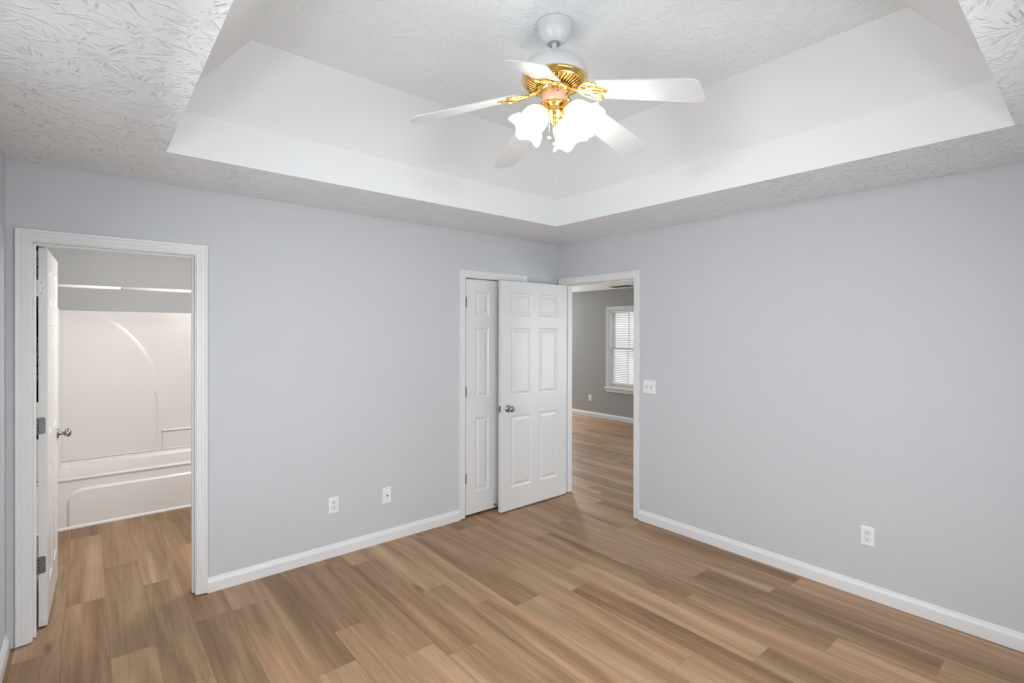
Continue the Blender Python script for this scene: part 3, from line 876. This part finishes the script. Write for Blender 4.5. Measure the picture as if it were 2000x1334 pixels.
root = thing('ceiling_vent', (3.2, 1.75, HH), 'white ceiling air vent with dark slots, seen through the doorway', 'vent')
bm = bm_new()
vx0, vx1, vy0, vy1 = 3.13, 3.36, 1.52, 1.95
for lo, hi in (((vx0, vy0, HH - 0.007), (vx0 + 0.025, vy1, HH)), ((vx1 - 0.025, vy0, HH - 0.007), (vx1, vy1, HH)),
               ((vx0 + 0.025, vy0, HH - 0.007), (vx1 - 0.025, vy0 + 0.025, HH)), ((vx0 + 0.025, vy1 - 0.025, HH - 0.007), (vx1 - 0.025, vy1, HH))): add_box(bm, lo, hi)
obj('vent_frame', bm, 'vent', root)
bm = bm_new(); add_box(bm, (vx0 + 0.025, vy0 + 0.025, HH - 0.0012), (vx1 - 0.025, vy1 - 0.025, HH - 0.0004)); obj('duct_opening', bm, 'slot', root)
for k in range(7):
    x = vx0 + 0.040 + k * 0.025
    bm = bm_new(); add_box(bm, (-0.009, vy0 + 0.025, -0.0007), (0.009, vy1 - 0.025, 0.0007)); obj('louver', bm, 'slot', root, xf=Matrix.Translation((x, 0, HH - 0.009)) @ Matrix.Rotation(0.8, 4, 'Y'))

# windows behind the camera that light the bedroom
def rear_window(name, axis, hole_, n0, n1):
    a0, a1, z0, z1 = hole_
    bm = bm_new()
    def B(p, q, za, zb, lo=0.03, hi=0.07):
        if axis == 0: add_box(bm, (p, n0 + lo, za), (q, n0 + hi, zb))
        else: add_box(bm, (n0 + lo, p, za), (n0 + hi, q, zb))
    b = 0.05
    B(a0, a0 + b, z0, z1); B(a1 - b, a1, z0, z1); B(a0 + b, a1 - b, z0, z0 + b); B(a0 + b, a1 - b, z1 - b, z1)
    m_ = (a0 + a1) / 2; B(m_ - 0.04, m_ + 0.04, z0 + b, z1 - b); zz = (z0 + z1) / 2; B(a0 + b, m_ - 0.04, zz - 0.02, zz + 0.02); B(m_ + 0.04, a1 - b, zz - 0.02, zz + 0.02)
    return struct(name, bm, 'trim')
rear_window('window_3', 0, SW, YS - T, YS)
rear_window('window_4', 1, WW, XW - T, XW)
rear_window('window_2', 1, LW2, XH + 0.02, XH + 0.12)
rear_window('added_window_5', 0, LW3, YH0 - 0.1, YH0)  # unseen frame added around the south fill light's opening

# ------------------------------------------------------------------ ceiling fan
FX, FY = -1.992, -1.940
def fan():
    root = thing('ceiling_fan', (FX, FY, 2.44), 'white five-blade ceiling fan with brass fittings and lit tulip glass shades', 'ceiling fan')
    at = Matrix.Translation((FX, FY, 0))
    def lathe(name, prof, m, parent=root, n=48, **kw):
        bm = bm_new(); add_lathe(bm, prof, n, xf=at, **kw); return obj(name, bm, m, parent)
    lathe('canopy', [(0, 2.9495), (0.079, 2.9495), (0.081, 2.944), (0.080, 2.935), (0.074, 2.928), (0.074, 2.915), (0.066, 2.893), (0.050, 2.872), (0.037, 2.862), (0.030, 2.860), (0.024, 2.864), (0, 2.866)], 'fan_white')
    lathe('canopy_hole', [(0, 2.8605), (0.0235, 2.8605), (0.0235, 2.8635), (0, 2.8635)], 'slot_grey', n=24)
    lathe('downrod', [(0, 2.80), (0.011, 2.80), (0.011, 2.862), (0.017, 2.875), (0, 2.88)], 'fan_white', n=20)
    lathe('motor_housing', [(0, 2.797), (0.022, 2.797), (0.030, 2.792), (0.080, 2.787), (0.112, 2.778), (0.134, 2.762), (0.144, 2.742), (0.147, 2.720), (0.147, 2.706), (0.143, 2.700), (0, 2.700)], 'fan_white', n=64)
    lathe('brass_ring', [(0.120, 2.704), (0.143, 2.704), (0.145, 2.698), (0.141, 2.690), (0.137, 2.688), (0.134, 2.682), (0.126, 2.678), (0.118, 2.680), (0.112, 2.690)], 'brass', n=64, cap=False)
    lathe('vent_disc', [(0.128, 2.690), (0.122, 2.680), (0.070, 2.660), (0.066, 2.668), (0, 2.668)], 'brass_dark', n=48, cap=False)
    bm = bm_new()
    for k in range(40):
        a = 2 * PI * k / 40
        m_ = at @ Matrix.Rotation(a, 4, 'Z')
        add_tube(bm, [(0.123, 0, 2.679), (0.098, 0, 2.669), (0.070, 0, 2.658)], [0.0042, 0.0035, 0.0028], 6, xf=m_)
    obj('vent_rib', bm, 'brass', root)
    lathe('flywheel', [(0, 2.666), (0.074, 2.664), (0.078, 2.656), (0.074, 2.646), (0.060, 2.642), (0, 2.642)], 'brass', n=40)
    lathe('switch_housing', [(0, 2.650), (0.050, 2.650), (0.052, 2.646), (0.052, 2.606), (0.049, 2.600), (0, 2.600)], 'glare_peach', n=40)
    bm = bm_new(); sa = math.radians(222)
    add_lathe(bm, [(0, 0), (0.003, 0), (0.003, 0.002), (0, 0.0025)], 10, xf=at @ z_to((math.cos(sa + .35), math.sin(sa + .35), 0), (0.052 * math.cos(sa + .35), 0.052 * math.sin(sa + .35), 2.634)))
    obj('housing_screw', bm, 'slot', root)
    fit = lathe('light_fitter', [(0, 2.602), (0.046, 2.602), (0.050, 2.597), (0.047, 2.588), (0.038, 2.580), (0.036, 2.570), (0.040, 2.562), (0.036, 2.550), (0.025, 2.541), (0.021, 2.530), (0.024, 2.522), (0.020, 2.512), (0.010, 2.504), (0.007, 2.496), (0, 2.493)], 'brass', n=40)
    # blades
    droop = {0: 0.268, 1: 0.21, 2: 0.25, 3: 0.262, 4: 0.355}
    for k in range(5):
        ang = math.radians(-72 + 72 * k)
        base = at @ Matrix.Rotation(ang, 4, 'Z')
        pitch = math.tan(math.radians(13))
        R0, R1 = 0.150, 0.628
        def Z(r, y): return 2.622 - (r - 0.165) * droop[k] - y * pitch
        out = []
        w0, w1 = 0.056, 0.070
        out += [(R0 + 0.010, -w0 + 0.012), (R0 + 0.030, -w0), (R1 - 0.040, -w1)]
        for j in range(1, 6): out.append((R1 - 0.040 + 0.040 * math.sin(j * PI / 12), -w1 + 0.032 * (1 - math.cos(j * PI / 12))))
        out += [(R1, -w1 + 0.034), (R1, w1 - 0.034)]
        for j in range(5, 0, -1): out.append((R1 - 0.040 + 0.040 * math.sin(j * PI / 12), w1 - 0.032 * (1 - math.cos(j * PI / 12))))
        out += [(R1 - 0.040, w1), (R0 + 0.030, w0), (R0 + 0.010, w0 - 0.012)]
        bm = bm_new()
        lo = [bm.verts.new(base @ Vector((x, y, Z(x, y) - 0.003))) for x, y in out]
        hi = [bm.verts.new(base @ Vector((x, y, Z(x, y) + 0.003))) for x, y in out]
        bm.faces.new(lo[::-1]); bm.faces.new(hi)
        for j in range(len(out)): bm.faces.new((lo[j], lo[(j + 1) % len(out)], hi[(j + 1) % len(out)], hi[j]))
        bl = obj('blade', bm, 'fan_white', root)
        # ornate brass iron under the blade: arm, two open leaves and a centre leaf
        bm = bm_new()
        add_tube(bm, [base @ Vector(p) for p in ((0.062, 0, 2.650), (0.095, 0, 2.640), (0.130, 0, 2.622), (0.165, 0, Z(0.165, 0) - 0.008), (0.235, 0, Z(0.235, 0) - 0.007))], [0.011, 0.010, 0.009, 0.008, 0.004], 10)
        def loop(pts, r):
            add_tube(bm, [base @ Vector((x, y, Z(x, y) - 0.009)) for x, y in pts], r, 8, closed=True)
        for s in (1, -1):
            pts = []
            for j in range(28):
                a = 2 * PI * j / 28
                # teardrop leaf slanting out from the arm
                u = 0.5 * (1 - math.cos(a)); v = math.sin(a) * math.sin(a / 2) * 0.62
                x = 0.112 + 0.105 * u * math.cos(0.42) - s * 0 - v * 0.042 * math.sin(0.42)
                y = s * (0.006 + 0.105 * u * math.sin(0.42) + v * 0.042 * math.cos(0.42))
                pts.append((x, y))
            loop(pts, 0.0042)
            loop([(0.150 + 0.018 * math.cos(a), s * 0.022 + 0.013 * math.sin(a)) for a in [2 * PI * j / 18 for j in range(18)]], 0.0030)
        loop([(0.188 + 0.045 * math.cos(a), 0.022 * math.sin(a)) for a in [2 * PI * j / 24 for j in range(24)]], 0.0036)
        pl = [(0.150, -0.016), (0.190, -0.030), (0.232, -0.016), (0.252, 0), (0.232, 0.016), (0.190, 0.030), (0.150, 0.016)]
        l0 = [bm.verts.new(base @ Vector((x, y, Z(x, y) - 0.0075))) for x, y in pl]; h0 = [bm.verts.new(base @ Vector((x, y, Z(x, y) - 0.0035))) for x, y in pl]
        bm.faces.new(l0[::-1]); bm.faces.new(h0)
        for j in range(len(pl)): bm.faces.new((l0[j], l0[(j + 1) % len(pl)], h0[(j + 1) % len(pl)], h0[j]))
        obj('blade_iron', bm, 'brass', bl)
    # light kit: three tulip shades
    for az, tilt, rs in ((161, 39, 0.046), (290, 50, 0.058), (14, 45, 0.050)):
        a = math.radians(az); tl = math.radians(tilt)
        dirv = Vector((math.sin(tl) * math.cos(a), math.sin(tl) * math.sin(a), -math.cos(tl)))
        neck = Vector((FX + rs * math.cos(a), FY + rs * math.sin(a), 2.574))
        xf = z_to(dirv, neck)
        bm = bm_new()
        add_tube(bm, [(FX + 0.02 * math.cos(a), FY + 0.02 * math.sin(a), 2.565), (FX + 0.036 * math.cos(a), FY + 0.036 * math.sin(a), 2.576), neck], 0.009, 10)
        add_lathe(bm, [(0, -0.006), (0.020, -0.006), (0.026, 0.000), (0.028, 0.012), (0.0275, 0.022), (0, 0.022)], 24, xf=xf)
        arm = obj('lamp_socket', bm, 'brass', root)
        prof = [(0.0255, 0.010), (0.027, 0.018), (0.036, 0.026), (0.050, 0.042), (0.058, 0.062), (0.060, 0.082), (0.059, 0.098), (0.063, 0.114), (0.073, 0.128), (0.082, 0.136)]
        amp = [0, 0, 0, 0, 0, 0.001, 0.003, 0.006, 0.010, 0.015]
        def sc(ang_, i): 
            c_ = abs(math.cos(2.5 * ang_)) ** 2.5
            return (amp[i] * (c_ - 0.4), amp[i] * 1.2 * (c_ - 0.4))
        bm = bm_new(); add_lathe(bm, prof, 72, xf=xf, cap=False, scallop=sc)
        sh = obj('lamp_shade', bm, 'shade', root, flip=False)
        so = sh.modifiers.new('thickness', 'SOLIDIFY'); so.thickness = 0.0025
        bm = bm_new(); add_lathe(bm, [(0, 0.024), (0.012, 0.026), (0.014, 0.040), (0.024, 0.058), (0.028, 0.074), (0.024, 0.090), (0.012, 0.100), (0, 0.102)], 24, xf=xf)
        obj('bulb', bm, 'bulb', sh)
        lt = bpy.data.lights.new('fan_bulb_light', 'POINT'); lt.energy = FAN_W; lt.color = (1.0, 0.98, 0.95); lt.shadow_soft_size = 0.03
        lo_ = bpy.data.objects.new('fan_bulb_light', lt); C.objects.link(lo_); lo_.location = neck + dirv * 0.125
    # pull chains with white beads
    right = Vector((math.cos(math.radians(-45)), math.sin(math.radians(-45)), 0))
    for off, zb in ((-0.021, 2.424), (0.001, 2.398)):
        px, py = FX + right.x * off - 0.042, FY + right.y * off - 0.042
        bm = bm_new(); add_tube(bm, [(px, py, 2.600), (px, py, zb + 0.008)], 0.0010, 6)
        ch = obj('pull_chain', bm, 'brass', root)
        bm = bm_new(); add_lathe(bm, [(0, -0.009), (0.006, -0.007), (0.0085, 0.0), (0.006, 0.007), (0, 0.009)], 18, xf=Matrix.Translation((px, py, zb)))
        obj('chain_bead', bm, 'fan_white', ch)
FAN_W = 4.4
fan()
